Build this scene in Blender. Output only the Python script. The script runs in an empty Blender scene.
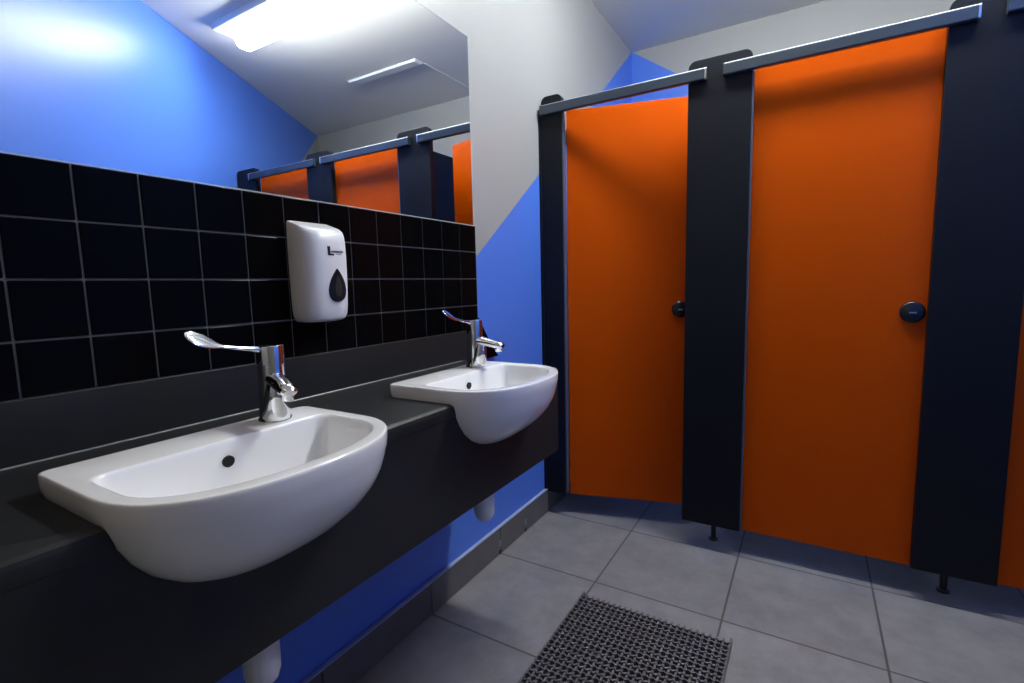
import bpy, bmesh, math
from mathutils import Vector, Matrix
C = bpy.context.scene.collection
S = 0.1            # lengths below are in tile pitches of 10 cm
pi = math.pi

# ---------------------------------------------------------------- materials
def mat(name, col, rough=.5, metal=0., spec=.5, coat=0.):
    m = bpy.data.materials.new(name); m.use_nodes = True
    b = m.node_tree.nodes['Principled BSDF']
    b.inputs['Base Color'].default_value = (*col, 1)
    b.inputs['Roughness'].default_value = rough
    b.inputs['Metallic'].default_value = metal
    b.inputs['Specular IOR Level'].default_value = spec
    b.inputs['Coat Weight'].default_value = coat
    b.inputs['Coat Roughness'].default_value = .08
    return m
def srgb(r, g, b):
    f = lambda c: (c/255/12.92) if c/255 <= .04045 else ((c/255+.055)/1.055)**2.4
    return (f(r), f(g), f(b))
class N:
    def __init__(s, m): s.t = m.node_tree; s.b = s.t.nodes['Principled BSDF']
    def new(s, t, **k):
        n = s.t.nodes.new(t)
        for a, v in k.items(): setattr(n, a, v)
        return n
    def link(s, a, b): s.t.links.new(a, b)
    def math(s, op, a, b=None, c=None, clamp=False):
        n = s.new('ShaderNodeMath', operation=op, use_clamp=clamp)
        for i, v in enumerate((a, b, c)):
            if v is None: continue
            if isinstance(v, (int, float)): n.inputs[i].default_value = v
            else: s.link(v, n.inputs[i])
        return n.outputs[0]
    def mix(s, fac, a, b):
        n = s.new('ShaderNodeMix', data_type='RGBA')
        for sock, v in ((n.inputs[0], fac), (n.inputs[6], a), (n.inputs[7], b)):
            if isinstance(v, (int, float)): sock.default_value = v
            elif isinstance(v, tuple): sock.default_value = (*v, 1)
            else: s.link(v, sock)
        return n.outputs[2]
    def pos(s):
        g = s.new('ShaderNodeNewGeometry'); x = s.new('ShaderNodeSeparateXYZ')
        s.link(g.outputs['Position'], x.inputs[0])
        return g.outputs['Position'], x.outputs
    def noise(s, vec, scale, detail=3, rough=.55):
        n = s.new('ShaderNodeTexNoise'); n.inputs['Scale'].default_value = scale
        n.inputs['Detail'].default_value = detail; n.inputs['Roughness'].default_value = rough
        s.link(vec, n.inputs['Vector']); return n.outputs['Fac']
    def bump(s, h, strength=.1, dist=.01):
        n = s.new('ShaderNodeBump'); n.inputs['Strength'].default_value = strength
        n.inputs['Distance'].default_value = dist
        s.link(h, n.inputs['Height']); s.link(n.outputs[0], s.b.inputs['Normal'])

BLUE = (.074, .192, .71); GREY = (.325, .33, .325)
def paint(name, maskfn, a=BLUE, b=GREY, rough=.42):
    """two wall paints that meet along a straight diagonal"""
    m = mat(name, a, rough); n = N(m); p, xyz = n.pos()
    if maskfn: n.link(n.mix(maskfn(n, xyz), b, a), n.b.inputs['Base Color'])
    n.bump(n.noise(p, 140, 2), .06, .002)
    return m
def m_left(n, q):     # blue under a line that climbs to the back corner, and everywhere low down
    line = n.math('MULTIPLY_ADD', q[1], .752, (12.4-.752*13.06)*S)
    top = n.math('MAXIMUM', line, 9.5*S)
    return n.math('LESS_THAN', q[2], top)
def m_back(n, q):
    line = n.math('MULTIPLY_ADD', q[0], -.69, 26.95*S)
    return n.math('LESS_THAN', q[2], line)
def m_right(n, q):    # a grey wedge beside the back corner, blue everywhere else
    line = n.math('MULTIPLY_ADD', q[1], .92, (26.92-.92*32.4)*S)
    under = n.math('LESS_THAN', q[2], line)
    back = n.math('GREATER_THAN', q[1], 21.*S)
    return n.math('SUBTRACT', 1.0, n.math('MULTIPLY', under, back))
M = {}
M['wall_left'] = paint('painted_wall_diagonal', m_left)
M['wall_back'] = paint('painted_back_wall', m_back)
M['wall_blue'] = paint('blue_satin_paint', m_right, rough=.36)
M['wall_grey'] = paint('grey_wall_paint', None, a=GREY)
M['ceiling'] = paint('ceiling_paint', None, a=(.87, .86, .79), rough=.6)
M['orange'] = mat('orange_laminate', (.50, .067, .0005), .36, spec=.10)
M['navy'] = mat('dark_navy_laminate', (.0070, .0085, .0125), .45, spec=.18)
M['panel_edge'] = mat('laminate_edge_band', (.06, .085, .13), .3, spec=.6)
M['rail'] = mat('slate_anodised_rail', (.045, .062, .085), .28, metal=.35)
M['alu'] = mat('brushed_aluminium', (.62, .66, .70), .28, metal=1.)
M['porcelain'] = mat('white_porcelain', (.93, .93, .93), .12, coat=.4)
M['plastic_white'] = mat('white_plastic', (.78, .78, .80), .28)
M['plastic_dark'] = mat('smoked_plastic', (.012, .014, .024), .12)
M['plastic_black'] = mat('black_plastic', (.008, .008, .010), .35)
M['chrome'] = mat('chrome', (.86, .87, .89), .05, metal=1.)
M['hole'] = mat('dark_hole', (.002, .002, .002), .6)
M['mirror'] = mat('mirror_silvering', (.83, .85, .87), .0, metal=1.)
M['glass_edge'] = mat('mirror_glass_edge', (.75, .82, .84), .1, metal=.5)
M['rubber'] = mat('dark_grey_rubber', (.105, .10, .108), .45)
M['logo'] = mat('navy_print', (.01, .012, .03), .4)
M['blue_shaft'] = mat('blue_cap', (.02, .06, .6), .3)
M['spine'] = mat('lamp_body_grey', (.80, .84, .85), .4)
# black glazed tile and its grout
M['tile'] = mat('black_glazed_tile', (.0025, .0025, .003), .12, spec=.05)
M['grout'] = mat('grey_grout', (.13, .13, .132), .6)
# counter laminate, dark slate with faint mottling
m = M['counter'] = mat('charcoal_laminate', (.018, .020, .022), .42, spec=.4); n = N(m); p, q = n.pos()
n.link(n.mix(n.noise(p, 14, 4), (.011, .012, .0135), (.021, .022, .023)), n.b.inputs['Base Color'])
n.bump(n.noise(p, 300, 2), .05, .002)
# floor tiles
m = M['floor'] = mat('grey_floor_tile', (.2, .2, .21), .5); n = N(m); p, q = n.pos()
def line(sock, off, pitch, w):
    f = n.math('FRACT', n.math('DIVIDE', n.math('ADD', sock, -off*S + 40*pitch*S), pitch*S))
    d = n.math('MINIMUM', f, n.math('SUBTRACT', 1., f))
    return n.math('LESS_THAN', d, w/pitch)
g = n.math('MAXIMUM', line(q[0], 4.38, 4.5, .035), line(q[1], 14.1, 4.5, .035))
fl = []
for sock, off in ((q[0], 4.38), (q[1], 14.1)):
    fl.append(n.math('FLOOR', n.math('DIVIDE', n.math('ADD', sock, -off*S), 4.5*S)))
cmb = n.new('ShaderNodeCombineXYZ'); n.link(fl[0], cmb.inputs[0]); n.link(fl[1], cmb.inputs[1])
wn = n.new('ShaderNodeTexWhiteNoise', noise_dimensions='3D'); n.link(cmb.outputs[0], wn.inputs['Vector'])
big = n.noise(p, 7, 7, .72)
base = n.mix(big, (.085, .083, .092), (.33, .32, .335))
base = n.mix(n.math('MULTIPLY', wn.outputs['Value'], .30), base, (.125, .12, .13))
n.link(n.mix(g, base, (.065, .062, .06)), n.b.inputs['Base Color'])
n.link(n.math('MULTIPLY_ADD', big, .2, .36), n.b.inputs['Roughness'])
hh = n.math('SUBTRACT', n.math('MULTIPLY', n.noise(p, 9, 5), .35), g)
n.bump(hh, .35, .004)
# skirting tile
m = M['skirt'] = mat('brown_grey_skirting_tile', (.1, .1, .1), .45); n = N(m); p, q = n.pos()
n.link(n.mix(n.noise(p, 9, 5), (.085, .08, .078), (.15, .145, .14)), n.b.inputs['Base Color'])
M['skirt_top'] = mat('skirting_lit_edge', (.34, .40, .58), .35)
def emit(name, col, st):
    m = bpy.data.materials.new(name); m.use_nodes = True; t = m.node_tree; t.nodes.clear()
    e = t.nodes.new('ShaderNodeEmission'); o = t.nodes.new('ShaderNodeOutputMaterial')
    e.inputs[0].default_value = (*col, 1); e.inputs[1].default_value = st
    t.links.new(e.outputs[0], o.inputs[0]); return m
M['lamp'] = emit('lit_diffuser', (.95, .98, .95), 52.)
M['lamp_warm'] = emit('warm_lit_diffuser', (1., .66, .42), 3.2)

# ---------------------------------------------------------------- helpers
def obj(name, bm, m, parent=None, loc=None, smooth=None):
    """bm is in tile pitches, local to its parent (or to loc)"""
    bmesh.ops.scale(bm, vec=(S, S, S), verts=bm.verts)
    bmesh.ops.recalc_face_normals(bm, faces=bm.faces)
    me = bpy.data.meshes.new(name); bm.to_mesh(me); bm.free()
    for x in (m if isinstance(m, (list, tuple)) else [m]): me.materials.append(x)
    o = bpy.data.objects.new(name, me); C.objects.link(o)
    if parent: o.parent = parent
    if loc is not None: o.location = Vector(loc)*S
    if smooth is not None: shade(o, smooth)
    return o
def shade(o, deg=35):
    me = o.data
    for f in me.polygons: f.use_smooth = True
    bm = bmesh.new(); bm.from_mesh(me)
    for e in bm.edges:
        e.smooth = not (len(e.link_faces) == 2 and e.calc_face_angle(0) > math.radians(deg))
    bm.to_mesh(me); bm.free()
def thing(name, label, cat, loc=(0, 0, 0), rz=0, group=None):
    o = bpy.data.objects.new(name, None); C.objects.link(o); o.empty_display_size = .05
    o.location = Vector(loc)*S; o.rotation_euler = (0, 0, rz)
    return tag(o, label, cat, group)
def tag(o, label, cat, group=None):
    o['label'] = label; o['category'] = cat
    if group: o['group'] = group
    return o
def struct(name, bm, m, **k):
    o = obj(name, bm, m, **k); o['kind'] = 'structure'; return o
def box(bm, x0, x1, y0, y1, z0, z1, bev=0., mi=0, seg=2):
    r = bmesh.ops.create_cube(bm, size=1)
    vs = r['verts']
    for v in vs:
        v.co = Vector(((x0+x1)/2+v.co.x*(x1-x0), (y0+y1)/2+v.co.y*(y1-y0), (z0+z1)/2+v.co.z*(z1-z0)))
    fs = {f for v in vs for f in v.link_faces}
    for f in fs: f.material_index = mi
    if bev:
        es = list({e for v in vs for e in v.link_edges})
        bmesh.ops.bevel(bm, geom=es, offset=bev, segments=seg, affect='EDGES', profile=.5)
    return bm
def B(*a, **k): return box(bmesh.new(), *a, **k)
def prism(pts, axis, a, b, bev=0.):
    """extrude a 2-D outline along axis from a to b"""
    bm = bmesh.new()
    def P(u, v, w): return {0: (w, u, v), 1: (u, w, v), 2: (u, v, w)}[axis]
    lo = [bm.verts.new(P(u, v, a)) for u, v in pts]; hi = [bm.verts.new(P(u, v, b)) for u, v in pts]
    n_ = len(pts)
    bm.faces.new(lo); bm.faces.new(hi)
    for i in range(n_): bm.faces.new((lo[i], lo[(i+1) % n_], hi[(i+1) % n_], hi[i]))
    if bev:
        bmesh.ops.recalc_face_normals(bm, faces=bm.faces)
        es = [e for e in bm.edges if len(e.link_faces) == 2 and e.calc_face_angle(0) > .6]
        bmesh.ops.bevel(bm, geom=es, offset=bev, segments=2, affect='EDGES', profile=.5)
    return bm
def rings(bm, rs, cap0=True, cap1=True, closed=True):
    vr = [[bm.verts.new(p) for p in r] for r in rs]
    n_ = len(rs[0])
    for a, b in zip(vr, vr[1:]):
        for i in range(n_ if closed else n_-1):
            bm.faces.new((a[i], a[(i+1) % n_], b[(i+1) % n_], b[i]))
    if cap0: bm.faces.new(vr[0])
    if cap1: bm.faces.new(vr[-1])
    return vr
def lathe(bm, prof, seg=32, at=(0, 0, 0), mtx=None):
    mtx = mtx or Matrix.Identity(3)
    rs = []
    for r, z in prof:
        rs.append([Vector(at)+mtx @ Vector((r*math.cos(2*pi*i/seg), r*math.sin(2*pi*i/seg), z)) for i in range(seg)])
    rings(bm, rs); return bm
def tube(bm, pts, rad, seg=12, tw=None):
    """round bar along pts; rad a number or (a,b) ellipse radii per point"""
    pts = [Vector(p) for p in pts]; rs = []
    for i, p in enumerate(pts):
        d = (pts[min(i+1, len(pts)-1)]-pts[max(i-1, 0)]).normalized()
        u = d.cross(Vector((0, 0, 1)))
        if u.length < .1: u = Vector((1, 0, 0))
        u.normalize(); w = u.cross(d)
        if tw: a_ = math.radians(tw[i]); u, w = u*math.cos(a_)+w*math.sin(a_), w*math.cos(a_)-u*math.sin(a_)
        r = rad[i] if isinstance(rad, list) else rad
        a, b = r if isinstance(r, tuple) else (r, r)
        rs.append([p+u*a*math.cos(2*pi*k/seg)+w*b*math.sin(2*pi*k/seg) for k in range(seg)])
    rings(bm, rs); return bm
def rounded(x0, x1, z0, z1, r, corners=(1, 1, 1, 1), seg=6):
    """rounded rectangle outline; corners: bl, br, tr, tl"""
    pts = []
    for (cx, cz, a0), on in zip(((x0+r, z0+r, pi), (x1-r, z0+r, 1.5*pi), (x1-r, z1-r, 0), (x0+r, z1-r, .5*pi)), corners):
        if on:
            for k in range(seg+1):
                a = a0+k*pi/2/seg; pts.append((cx+r*math.cos(a), cz+r*math.sin(a)))
        else: pts.append((cx+r*(1 if a0 in (1.5*pi, 0) else -1), cz+r*(1 if a0 in (0, .5*pi) else -1)))
    return pts

# ---------------------------------------------------------------- room shell
ZC = 26.92; YB = 32.4; YF = -14.
CX, CY = 32.7, YB           # back right corner
BX, BY = 15.0, 2.8          # where the slanting wall straightens out
struct('floor', B(-1, 35, YF-1, YB+1, -1, 0), M['floor'])
struct('ceiling', B(-1, 35, YF-1, YB+1, ZC, ZC+1), M['ceiling'])
struct('wall_left', B(-1, 0, YF-1, YB+1, 0, ZC), M['wall_left'])
struct('wall_back', B(0, 34.5, YB, YB+1, 0, ZC), M['wall_back'])
struct('wall_right', prism([(CX, CY), (BX, BY), (BX+1.2, BY-.6), (CX+1.2, CY-.6)], 2, 0, ZC), M['wall_blue'])
struct('wall_corridor', prism([(BX, BY), (BX, YF), (BX+1, YF), (BX+1.2, BY-.6)], 2, 0, ZC), M['wall_grey'])
struct('wall_front', B(0, BX, YF-1, YF, 0, ZC), M['wall_grey'])
# a thin seam in the ceiling boarding above the cubicles
struct('trim_1', B(12.72, 12.90, 25.7, YB-.02, ZC-.04, ZC-.002), M['spine'])

# skirting of single tiles; its pale top strip is a painted highlight
def skirt(y0, y1):
    bm = bmesh.new(); y = y0
    while y < y1-.02:
        e = min(y+4.5, y1); box(bm, .005, .13, y+.02, e-.02, 0, 1.16, .02); y = e
    return bm
o = struct('baseboard_left', skirt(14.1-4.5*6, YB-.05), M['skirt'])
o2 = obj('lit_top_edge', B(.002, .15, YF+.05, YB-.05, 1.16, 1.225, .02), M['skirt_top'], o)
bm = bmesh.new()
for y in (13.95, 16.15):    # pale plugs with a dark chip below, beside the joints
    box(bm, .12, .15, y, y+.16, .34, .62, .01)
obj('plug', bm, mat('pale_filler', (.25, .24, .21), .6), o)
bm = bmesh.new()
for y in (13.97, 16.17): box(bm, .12, .155, y, y+.13, .02, .2, .01)
obj('chip', bm, M['hole'], o)
L = math.hypot(CX-BX, CY-BY); ang = math.atan2(CY-BY, CX-BX)
o = struct('baseboard_right', B(0.1, L-.1, .0, .13, 0, 1.2, .02), M['skirt'], loc=(BX-.002, BY, 0)); o.rotation_euler = (0, 0, ang)

# ---------------------------------------------------------------- black tiled splashback
sp = thing('tiled_splashback', 'band of glossy black square tiles with grey grout below the mirror', 'tiles', (0, 0, 0))
obj('grout', B(.004, .07, -7.0, 13.03, 8.6, 13.60), M['grout'], sp)
bm = bmesh.new()
for c in range(-7, 13):
    for r in range(9, 14):
        z0 = r-.37; z1 = min(z0+1, 13.61)
        box(bm, .02, .098, c+.018, c+1-.018, z0+.018, z1-.018, .014)
obj('glazed_tiles', bm, M['tile'], sp)

# mirror
mi = thing('wall_mirror', 'long frameless rectangular mirror on the wall above the black tiles', 'mirror', (0, 0, 13.6))
obj('silvered_glass', B(.0, .055, -8.0, 12.93, .03, 6.70), M['mirror'], mi)
bm = bmesh.new()
box(bm, 0, .062, -8.0, 12.96, 0, .03); box(bm, 0, .062, -8., 12.96, 6.70, 6.73); box(bm, 0, .062, 12.93, 12.96, .03, 6.70)
obj('polished_edge', bm, M['glass_edge'], mi)

# ---------------------------------------------------------------- basins
XB0, XF0, HW, XS = 2.05, 5.36, 2.11, 3.75      # back, front, half width, where the front curve begins
def dshape(x0, xf, hw, xs, r=.14, n_=2.35, nb=20, nc=5, ns=10, nf=44):
    """D outline, starting at the middle of the back edge, round by +y"""
    h = []
    for i in range(nb//2): h.append((x0, (hw-r)*i/(nb//2)))
    for i in range(nc): a = pi/2*i/nc; h.append((x0+r-r*math.cos(a), hw-r+r*math.sin(a)))
    for i in range(ns): h.append((x0+r+(xs-x0-r)*i/ns, hw))
    for i in range(nf//2+1):
        a = pi/2*i/(nf//2)
        h.append((xs+(xf-xs)*math.sin(a)**(2/n_), hw*math.cos(a)**(2/n_) if i < nf//2 else 0.))
    return h+[(x, -y) for x, y in reversed(h[1:-1])]
def scl(o, s, cx, z, sy=None): return [Vector((cx+(x-cx)*s, y*(sy or s), z)) for x, y in o]
OUT = dshape(XB0, XF0, HW, XS)
INN = dshape(2.98, XF0-.27, HW-.26, 3.9, r=.22, n_=2.3)
ZR, ZT = 8.97, 8.66
def ring2(sx, sy, z, g=0.):
    return [Vector((3.75+(x-3.75)*(sx+g), y*(sy+g), z-g*.6)) for x, y in OUT]
PROF = ((7.20, .04, .05), (7.21, .10, .14), (7.24, .20, .26), (7.31, .31, .40), (7.43, .44, .54), (7.60, .59, .68),
        (7.83, .745, .80), (8.08, .865, .885), (8.34, .94, .945), (8.56, .972, .976))
def outer_rings(g=0.):
    return [ring2(sx, sy, z, g) for z, sx, sy in PROF]
def basin_mesh():
    bm = bmesh.new(); R = outer_rings(); cx = 3.55
    R += [scl(OUT, .987, cx, ZT), scl(OUT, .995, cx, 8.72), scl(OUT, .999, cx, 8.82), scl(OUT, 1.0, cx, 8.91), scl(OUT, .998, cx, ZR-.02), scl(OUT, .992, cx, ZR-.003), scl(OUT, .982, cx, ZR), scl(OUT, .97, cx, ZR)]
    ic = 4.1
    R += [scl(INN, 1.03, ic, ZR), scl(INN, 1.012, ic, ZR-.004), scl(INN, .998, ic, ZR-.02), scl(INN, .985, ic, ZR-.07)]
    for z, s_ in ((8.7, .955), (8.4, .915), (8.1, .86), (7.85, .78), (7.68, .67), (7.58, .52), (7.53, .33), (7.51, .15)):
        R.append(scl(INN, s_, ic, z))
    rings(bm, R); return bm
def make_basin(y, label):
    t = thing('wash_basin', label, 'sink', (0, y, 7.20), 0, 'white basins set into the counter')
    def loc(bm): bmesh.ops.translate(bm, vec=(0, 0, -7.20), verts=bm.verts); return bm
    obj('bowl', loc(basin_mesh()), M['porcelain'], t, smooth=50)
    # overflow on the rear wall of the bowl
    bm = bmesh.new(); rot = Matrix.Rotation(math.radians(90+6), 3, 'Y')
    lathe(bm, [(.095, -.03), (.095, .008)], 24, (3.065, -.06, 8.63), rot)
    ov = obj('overflow_hole', loc(bm), M['hole'], t, smooth=40)
    bm = bmesh.new()
    lathe(bm, [(.0, 0), (.22, 0), (.25, .03), (.22, .05), (.10, .03)], 28, (4.0, 0, 7.50))
    obj('drain', loc(bm), M['chrome'], t, smooth=40)
    # trap bottle and waste pipe below
    bm = bmesh.new()
    lathe(bm, [(.05, 4.82), (.16, 4.84), (.24, 4.92), (.285, 5.06), (.29, 5.25), (.29, 6.0), (.24, 6.1), (.2, 6.15), (.2, 7.3)], 28, (3.4, 0, 0))
    obj('bottle_trap', loc(bm), M['plastic_white'], t, smooth=40)
    bm = bmesh.new(); tube(bm, [(3.15, 0, 6.45), (.1, 0, 6.45)], .2, 16)
    obj('waste_pipe', loc(bm), M['plastic_white'], t, smooth=40)
    return t
Y1, Y2 = 1.65, 8.27
b1 = make_basin(Y1, 'white D-shaped basin in the foreground, below and left of the soap dispenser')
def dup(r, loc, label):
    n_ = r.copy(); C.objects.link(n_); n_.location = loc; n_['label'] = label
    for ch in list(r.children):
        c = ch.copy(); C.objects.link(c); c.parent = n_
        for g_ in list(ch.children):
            d = g_.copy(); C.objects.link(d); d.parent = c
    return n_
b2 = dup(b1, Vector((0, Y2, 7.20))*S, 'white D-shaped basin further back, beside the blue wall and cubicles')

# ---------------------------------------------------------------- counter, cut out round the basins
YE = 11.75; XC = 4.05
ct = thing('vanity_counter', 'long charcoal laminate counter with deep front panel carrying the two basins', 'counter', (0, 0, 5.9))
def cut(o):
    for yy in (Y1, Y2):
        bm = bmesh.new(); R = outer_rings(.003)+[scl(OUT, .99, 3.55, 8.64), scl(OUT, .99, 3.55, 8.9)]
        rings(bm, R); bmesh.ops.translate(bm, vec=(0, yy, -5.9), verts=bm.verts)
        k = obj('cutter', bm, M['hole'])
        k.location = Vector((0, 0, 5.9))*S
        bpy.context.view_layer.update()
        md = o.modifiers.new('cut', 'BOOLEAN'); md.operation = 'DIFFERENCE'; md.object = k; md.solver = 'EXACT'
        dg = bpy.context.evaluated_depsgraph_get()
        me = bpy.data.meshes.new_from_object(o.evaluated_get(dg))
        o.modifiers.clear(); o.data = me
        km = k.data; bpy.data.objects.remove(k); bpy.data.meshes.remove(km)
wt = obj('worktop', prism([(0.10, 2.45), (XC+.01, 2.45), (XC+.02, 2.5), (XC+.02, 2.64), (XC+.0, 2.71), (XC-.07, 2.75), (.10, 2.75)], 1, -7.5, YE), M['counter'], ct)
fp = obj('front_panel', B(XC-.18, XC, -7.5, YE-.02, 0, 2.45), M['counter'], ct)
cut(wt); cut(fp)
shade(wt, 30)
obj('end_panel', B(.11, XC-.18, YE-.2, YE-.02, 0.0, 2.45), M['counter'], ct)
obj('upstand', B(.10, .22, -7.5, 12.3, 2.75, 3.82, .02), M['counter'], ct)
obj('sealant_bead', prism([(.22, 2.75), (.243, 2.75), (.22, 2.773)], 1, -7.5, YE), mat('grey_sealant', (.17, .18, .19), .35), ct)
obj('dark_curved_patch', prism([(12.3, 2.6), (12.3, 3.8), (12.95, 4.25), (13.05, 4.2), (13.3, 3.8), (13.75, 3.2), (14.3, 2.6)], 0, .102, .14), M['tile'], ct)  # flat black curved sheet on the wall past the upstand

# ---------------------------------------------------------------- taps
def make_tap(loc, label):
    t = thing('mixer_tap', label, 'tap', loc, 0, 'chrome lever taps')
    bm = bmesh.new()
    lathe(bm, [(.29, 0), (.29, .04), (.265, .07), (.25, .3), (.235, .9), (.235, 1.0)], 36)
    # front casting that swells down from the spout to the base
    R = []
    for z, rx, off in ((0.03, .26, .05), (.15, .255, .09), (.35, .235, .13), (.55, .20, .17), (.75, .15, .20), (.9, .10, .2)):
        R.append([Vector((off+rx*math.cos(a)*1.05, rx*math.sin(a)*.95, z)) for a in [2*pi*k/28 for k in range(28)]])
    rings(bm, R)
    obj('tap_body', bm, M['chrome'], t, smooth=40)
    bm = bmesh.new()
    lathe(bm, [(.225, 1.0), (.225, 1.015), (.24, 1.02), (.245, 1.35), (.235, 1.385), (.20, 1.40)], 36)
    obj('cartridge_cap', bm, M['chrome'], t, smooth=40)
    bm = bmesh.new()
    tube(bm, [(.05, 0, .80), (.3, .0, .77), (.55, 0, .73), (.82, 0, .68), (.95, 0, .655), (.99, 0, .645)],
         [(.17, .13), (.17, .125), (.165, .115), (.155, .105), (.14, .09), (.09, .05)], 20)
    spt = obj('spout', bm, M['chrome'], t, smooth=40)
    bm = bmesh.new(); lathe(bm, [(.10, 0), (.11, .02), (.11, .14)], 20, (.84, 0, .49))
    obj('aerator', bm, M['chrome'], spt, smooth=40)
    # long elbow lever ending in a flat paddle
    bm = bmesh.new()
    tube(bm, [(0, -.12, 1.33), (0, -.25, 1.34), (0, -.42, 1.37), (0, -.62, 1.41), (0, -.82, 1.46), (0, -.92, 1.49), (0, -1.02, 1.54), (0, -1.15, 1.60), (0, -1.28, 1.655), (0, -1.38, 1.70), (0, -1.43, 1.72)],
         [(.08, .07), (.06, .055), (.05, .04), (.045, .035), (.055, .03), (.09, .025), (.14, .022), (.17, .022), (.165, .022), (.11, .02), (.03, .015)], 16,
         [0, 0, 0, 10, 25, 35, 42, 45, 45, 45, 45])
    obj('elbow_lever', bm, M['chrome'], t, smooth=40)
    return t
t1 = make_tap((2.52, 2.80, ZR), 'chrome elbow lever tap on the foreground basin')
t2 = dup(t1, Vector((2.52, 9.30, ZR))*S, 'chrome elbow lever tap on the far basin, against the blue wall')

for ch in t1.children:      # the near tap's spout is swung a little towards the room
    if ch.name.startswith(('spout', 'tap_body')): ch.rotation_euler = (0, 0, math.radians(-18))

# ---------------------------------------------------------------- soap dispenser
ds = thing('soap_dispenser', 'white plastic wall soap dispenser with dark teardrop window on the black tiles', 'soap dispenser', (.10, 5.65, 10.56))
def section(z, hw, d, n_=32):
    """body plan at height z: flat on the wall, boxy sides, gently bowed front, top sloping down to the room"""
    fr = [(0, -hw*.98), (0, hw*.98)]
    for k in range(n_+1):
        a = pi/2-pi*k/n_
        fr.append((d*(abs(math.cos(a))**.30)*(.82+.18*math.cos(a)) if 0 < k < n_ else .03, hw*math.copysign(abs(math.sin(a))**.62, math.sin(a))))
    return [Vector((x, y, z+(max(0, z-1.7)/.5*.30*(1-x/.85) if z > 1.7 else 0))) for x, y in fr]
bm = bmesh.new(); R = []
for z, hw, d in ((.0, .40, .50), (.02, .49, .62), (.07, .54, .71), (.18, .575, .77), (.4, .59, .80), (1.0, .60, .83), (1.6, .60, .84), (1.95, .60, .82), (2.08, .597, .79), (2.15, .59, .74), (2.18, .57, .66), (2.19, .5, .5)):
    R.append(section(z, hw*1.07, d))
rings(bm, R)
body = obj('dispenser_body', bm, M['plastic_white'], ds, smooth=32)
def front_x(y, z):
    s_ = min(1, abs(y)/.642)**(1/.62); c_ = math.sqrt(max(0, 1-s_*s_)); return .835*c_**.30*(.82+.18*c_)
def drop(ky, kz, cy, cz, x_in, x_out, shrink=.94):
    bm = bmesh.new(); P = []
    for k in range(40):
        a = 2*pi*k/40; P.append((ky*1.3*math.sin(a)*abs(math.sin(a/2))**.9, kz*math.cos(a)))
    lo = [bm.verts.new((front_x(y+cy, 1)+x_in, y+cy, z+cz)) for y, z in P]
    hi = [bm.verts.new((front_x(y*shrink+cy, 1)+x_out, y*shrink+cy, z*shrink+cz)) for y, z in P]
    c1 = bm.verts.new((front_x(cy, 1)+x_out, cy, cz-.1)); n_ = len(P)
    for i in range(n_): bm.faces.new((lo[i], lo[(i+1) % n_], hi[(i+1) % n_], hi[i])); bm.faces.new((hi[i], hi[(i+1) % n_], c1))
    return bm
wn_ = obj('level_window', drop(.27, .43, .11, .90, -.03, .018), M['plastic_dark'], ds, smooth=50)
obj('slot', drop(.11, .28, .11, .88, .0, .024), M['hole'], wn_)
def text(name, s, size, loc, parent, m):
    cu = bpy.data.curves.new(name, 'FONT'); cu.body = s; cu.size = size*S; cu.extrude = .004*S; cu.space_character = 1.0
    o = bpy.data.objects.new(name, cu); C.objects.link(o)
    bpy.context.view_layer.update()
    me = bpy.data.meshes.new_from_object(o.evaluated_get(bpy.context.evaluated_depsgraph_get()))
    bpy.data.objects.remove(o)
    r = bpy.data.objects.new(name, me); C.objects.link(r); me.materials.append(m)
    r.parent = parent; r.location = Vector(loc)*S
    r.rotation_euler = (pi/2, 0, pi/2)
    return r
bm = bmesh.new(); box(bm, .80, .842, -.13, -.06, 1.62, 1.84); box(bm, .80, .842, -.13, .04, 1.62, 1.665)
obj('logo', bm, M['logo'], ds)
text('lettering', 'eonardo', .105, (.839, -.03, 1.69), ds, M['logo'])
bm = bmesh.new()
for k in range(5): box(bm, .80, .838, .12+k*.03, .14+k*.03, 1.645, 1.657)
obj('small_print', bm, M['logo'], ds)
bm = bmesh.new(); lathe(bm, [(.10, 0), (.12, .03), (.12, .06)], 16, (.40, 0, -.04)); obj('nozzle', bm, M['plastic_dark'], ds)

# ---------------------------------------------------------------- cubicles
YC = 18.5
def pilaster(x0, x1, label, corners=(0, 0, 1, 1), foot=True, z1=19.82, strip='r'):
    t = thing('cubicle_pilaster', label, 'toilet cubicle panel', ((x0+x1)/2, YC, 0), 0, 'dark cubicle pilasters')
    w = (x1-x0)/2
    obj('panel', prism(rounded(-w, w, 1.12, z1, .28, corners), 1, 0, .3, .02), M['navy'], t)
    if foot:
        bm = bmesh.new(); lathe(bm, [(.20, 0), (.20, .06), (.11, .10), (.11, 1.3)], 20, (0, 1.1, 0))
        obj('foot', bm, M['plastic_black'], t, smooth=40)
        bm = bmesh.new(); box(bm, -.16, .16, .2, 1.35, 1.12, 1.3, .02)
        obj('foot_bracket', bm, M['plastic_black'], t)
    if 'r' in strip: obj('edge_strip', B(w, w+.06, .02, .28, 1.2, 19.0, .01), M['panel_edge'], t)
    return t
pilaster(.12, 1.16, 'narrow dark pilaster against the painted left wall, beside the far basin', foot=False, z1=19.85)
pilaster(6.62, 8.90, 'wide dark pilaster between the ajar orange door and the shut orange door')
pilaster(14.42, 16.66, 'wide dark pilaster right of the orange door with the round lock', strip='')
pilaster(22.0, 24.25, 'end pilaster against the slanting blue wall, seen only in the mirror', strip='')
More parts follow.
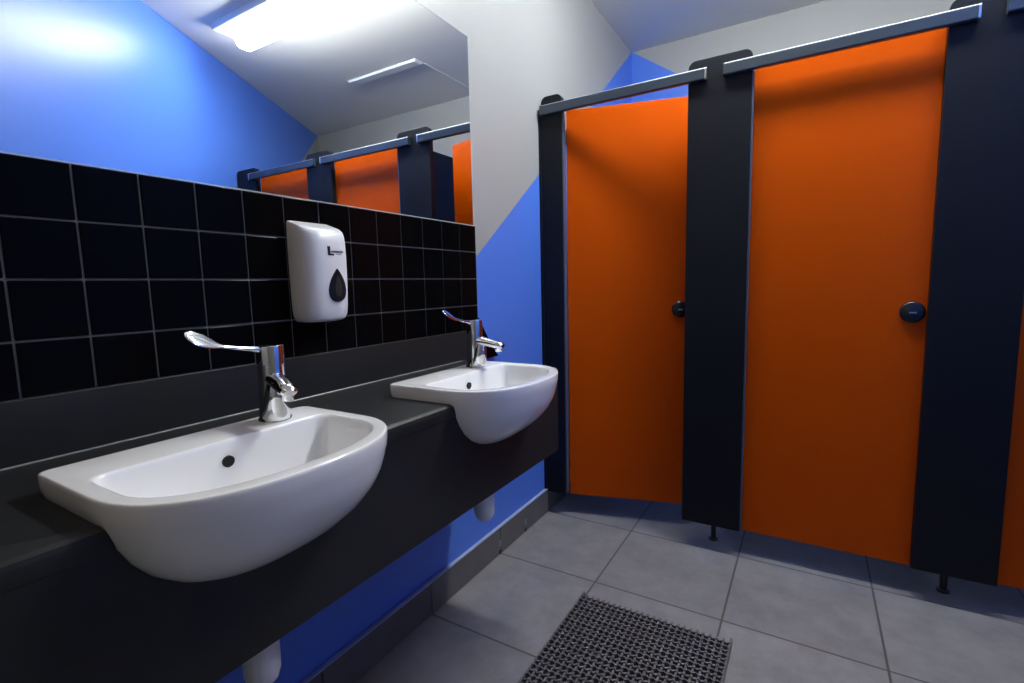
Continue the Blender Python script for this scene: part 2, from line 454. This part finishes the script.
# wall channel
tag(obj('wall_channel', B(0.004, .12, YC-.06, YC+.26, 1.1, 19.3, .02), M['navy']), 'dark vertical channel fixing the first pilaster to the left wall', 'wall channel')
def rail(x0, x1, label):
    t = thing('head_rail', label, 'rail', (x0, YC-.02, 19.0), 0, 'head rails over the cubicle doors')
    pr = rounded(-.18, .0, 0, .42, .05, (1, 0, 0, 1))
    obj('rail_bar', prism(pr, 0, .05, x1-x0-.05), M['rail'], t)
    obj('top_glint', prism([(-.16, .41), (-.02, .41), (-.02, .435), (-.14, .435)], 0, .05, x1-x0-.05), M['alu'], t)  # brighter metal strip stands in for light glinting off the rail's top
    for a in (0, x1-x0-.06):
        obj('end_cap', prism(rounded(-.195, .01, -.01, .44, .06, (1, 0, 0, 1)), 0, a, a+.06), M['alu'] if a else M['rail'], t)
    return t
rail(.16, 7.32, 'slate head rail over the ajar orange door')
rail(7.92, 15.12, 'slate head rail over the shut orange door with the round lock')
rail(15.72, 22.6, 'slate head rail over the rightmost orange door, cut by the frame')
def door(x, w, rz, label, free='right', dy=.34):
    t = thing('cubicle_door', label, 'toilet cubicle door', (x, YC+dy, 1.06), rz, 'orange cubicle doors')
    obj('door_leaf', B(0.01, w, 0, .14, 0, 18.1, .012), M['orange'], t)
    bm = bmesh.new(); rot = Matrix.Rotation(math.radians(90), 3, 'X')
    hx = w-.40
    lathe(bm, [(.36, 0), (.36, .05), (.33, .09), (.28, .11), (.0, .115)], 32, (hx, .0, 9.06), rot)
    h = obj('lock_rose', bm, M['plastic_dark'], t, smooth=40)
    obj('indicator', B(hx-.1, hx+.1, -.128, -.11, 9.02, 9.07), M['alu'], h)
    # knob on the inner face and hinges
    bm = bmesh.new(); rot = Matrix.Rotation(math.radians(-90), 3, 'X')
    lathe(bm, [(.30, 0), (.30, .08), (.16, .1), (.14, .3), (.22, .36), (.22, .5), (.0, .52)], 24, (hx, .14, 9.06), rot)
    obj('thumb_turn', bm, M['plastic_dark'], t, smooth=40)
    for z in (.5, 16.6):
        bm = bmesh.new(); lathe(bm, [(.05, 0), (.05, .7)], 12, (-.0, .17, z))
        obj('hinge', bm, M['alu'], t, smooth=40)
    return t
door(1.22, 5.44, math.radians(15.4), 'orange cubicle door standing ajar beside the far basin', dy=.33)
door(8.94, 5.50, 0, 'shut orange cubicle door with a round black lock, in the middle of the row')
door(16.58, 5.44, 0, 'shut orange cubicle door at the right edge, past the widest pilaster')
for x, lab in ((7.72, 'dark side partition behind the pilaster between the two left orange doors'), (15.5, 'dark side partition behind the pilaster right of the round lock')):
    tag(obj('cubicle_partition', B(x-.08, x+.08, YC+.21, YB-.05, 1.3, 19.0, .02), M['navy']), lab, 'toilet cubicle panel', 'cubicle side partitions')

# ---------------------------------------------------------------- floor mat
MX0, MX1, MY0, MY1 = 4.35, 9.30, 5.0, 13.0
bm = bmesh.new(); nx = 25
for i in range(nx+1):                       # bars that stick out past the last cross strip
    x = MX0+(MX1-MX0)*i/nx
    e = MY1+(.12 if i in (0, nx) else .0)
    box(bm, x-.035, x+.035, MY0, e, .0, .17)
ny = 40; st = (MY1-.17-MY0)/ny
for j in range(ny+1):                       # wavy cross strips
    y = MY0+st*j; prev = None
    seq = []
    for i in range(nx*2+1):
        x = MX0+(MX1-MX0)*i/(nx*2); seq.append((x, y+(.035 if i % 2 else -.035)*(1 if j % 2 else -1)))
    vs = []
    for x, yy in seq: vs.append([bm.verts.new((x, yy-.025, .07)), bm.verts.new((x, yy+.025, .07)), bm.verts.new((x, yy+.025, .2)), bm.verts.new((x, yy-.025, .2))])
    for a, b in zip(vs, vs[1:]):
        for k in range(4): bm.faces.new((a[k], a[(k+1) % 4], b[(k+1) % 4], b[k]))
    bm.faces.new(vs[0]); bm.faces.new(vs[-1])
fm = tag(obj('floor_mat', bm, M['rubber']), 'dark grey open-weave rubber drainage mat lying on the tiled floor', 'mat')

# ---------------------------------------------------------------- ceiling lights
LY = 15.6
lt = thing('ceiling_light', 'lit white batten light on the ceiling, seen in the mirror', 'light', (11.0, LY, ZC), 0, 'batten ceiling lights')
obj('lamp_body', B(-8.2, 8.5, -.75, 1.3, -.38, -.005, .03), M['spine'], lt)
obj('diffuser', prism(rounded(.15, 1.25, -1.15, -.38, .35, (1, 1, 0, 0)), 0, -7.7, 7.7), M['lamp'], lt, smooth=40)
dl = thing('ceiling_batten', 'unlit slim white batten on the ceiling over the cubicles, seen in the mirror', 'light', (15.9, 25.2, ZC))
obj('batten_body', B(-3.1, 3.6, -.38, .38, -.07, -.005, .02), M['spine'], dl)
obj('batten_cover', B(-3.0, 3.5, -.34, .34, -.14, -.07, .03), M['spine'], dl)
l2 = thing('ceiling_light', 'warm lit batten light on the ceiling behind the camera', 'light', (7., -6., ZC), 0, 'batten ceiling lights')
obj('lamp_body', B(-5, 5, -.5, .5, -.3, -.005, .03), M['spine'], l2)
obj('diffuser', prism(rounded(-.6, .6, -.9, -.30, .2, (1, 1, 0, 0)), 0, -4.8, 4.8), M['lamp_warm'], l2, smooth=40)

# ---------------------------------------------------------------- world, camera, view
w = bpy.data.worlds.new('world'); bpy.context.scene.world = w; w.use_nodes = True
w.node_tree.nodes['Background'].inputs[0].default_value = (0, 0, 0, 1)
cd = bpy.data.cameras.new('camera'); co = bpy.data.objects.new('camera', cd); C.objects.link(co)
yaw, pitch, roll, F = 0.5414766, 0.1124617, -0.0240755, 495.168

fw = Vector((-math.sin(yaw)*math.cos(pitch), math.cos(yaw)*math.cos(pitch), -math.sin(pitch)))
rt = Vector((math.cos(yaw), math.sin(yaw), 0)); up = rt.cross(fw)
rt, up = rt*math.cos(roll)+up*math.sin(roll), up*math.cos(roll)-rt*math.sin(roll)
R3 = Matrix((rt, up, -fw)).transposed()
co.matrix_world = Matrix.Translation(Vector((11.010, -2.662, 11.343))*S) @ R3.to_4x4()
cd.sensor_width = 36; cd.lens = F/1024*36; cd.clip_start = .01
sc = bpy.context.scene; sc.camera = co
sc.view_settings.view_transform = 'Standard'; sc.view_settings.look = 'None'
sc.view_settings.gamma = 1; sc.view_settings.use_curve_mapping = False
sc.view_settings.exposure = 0.32
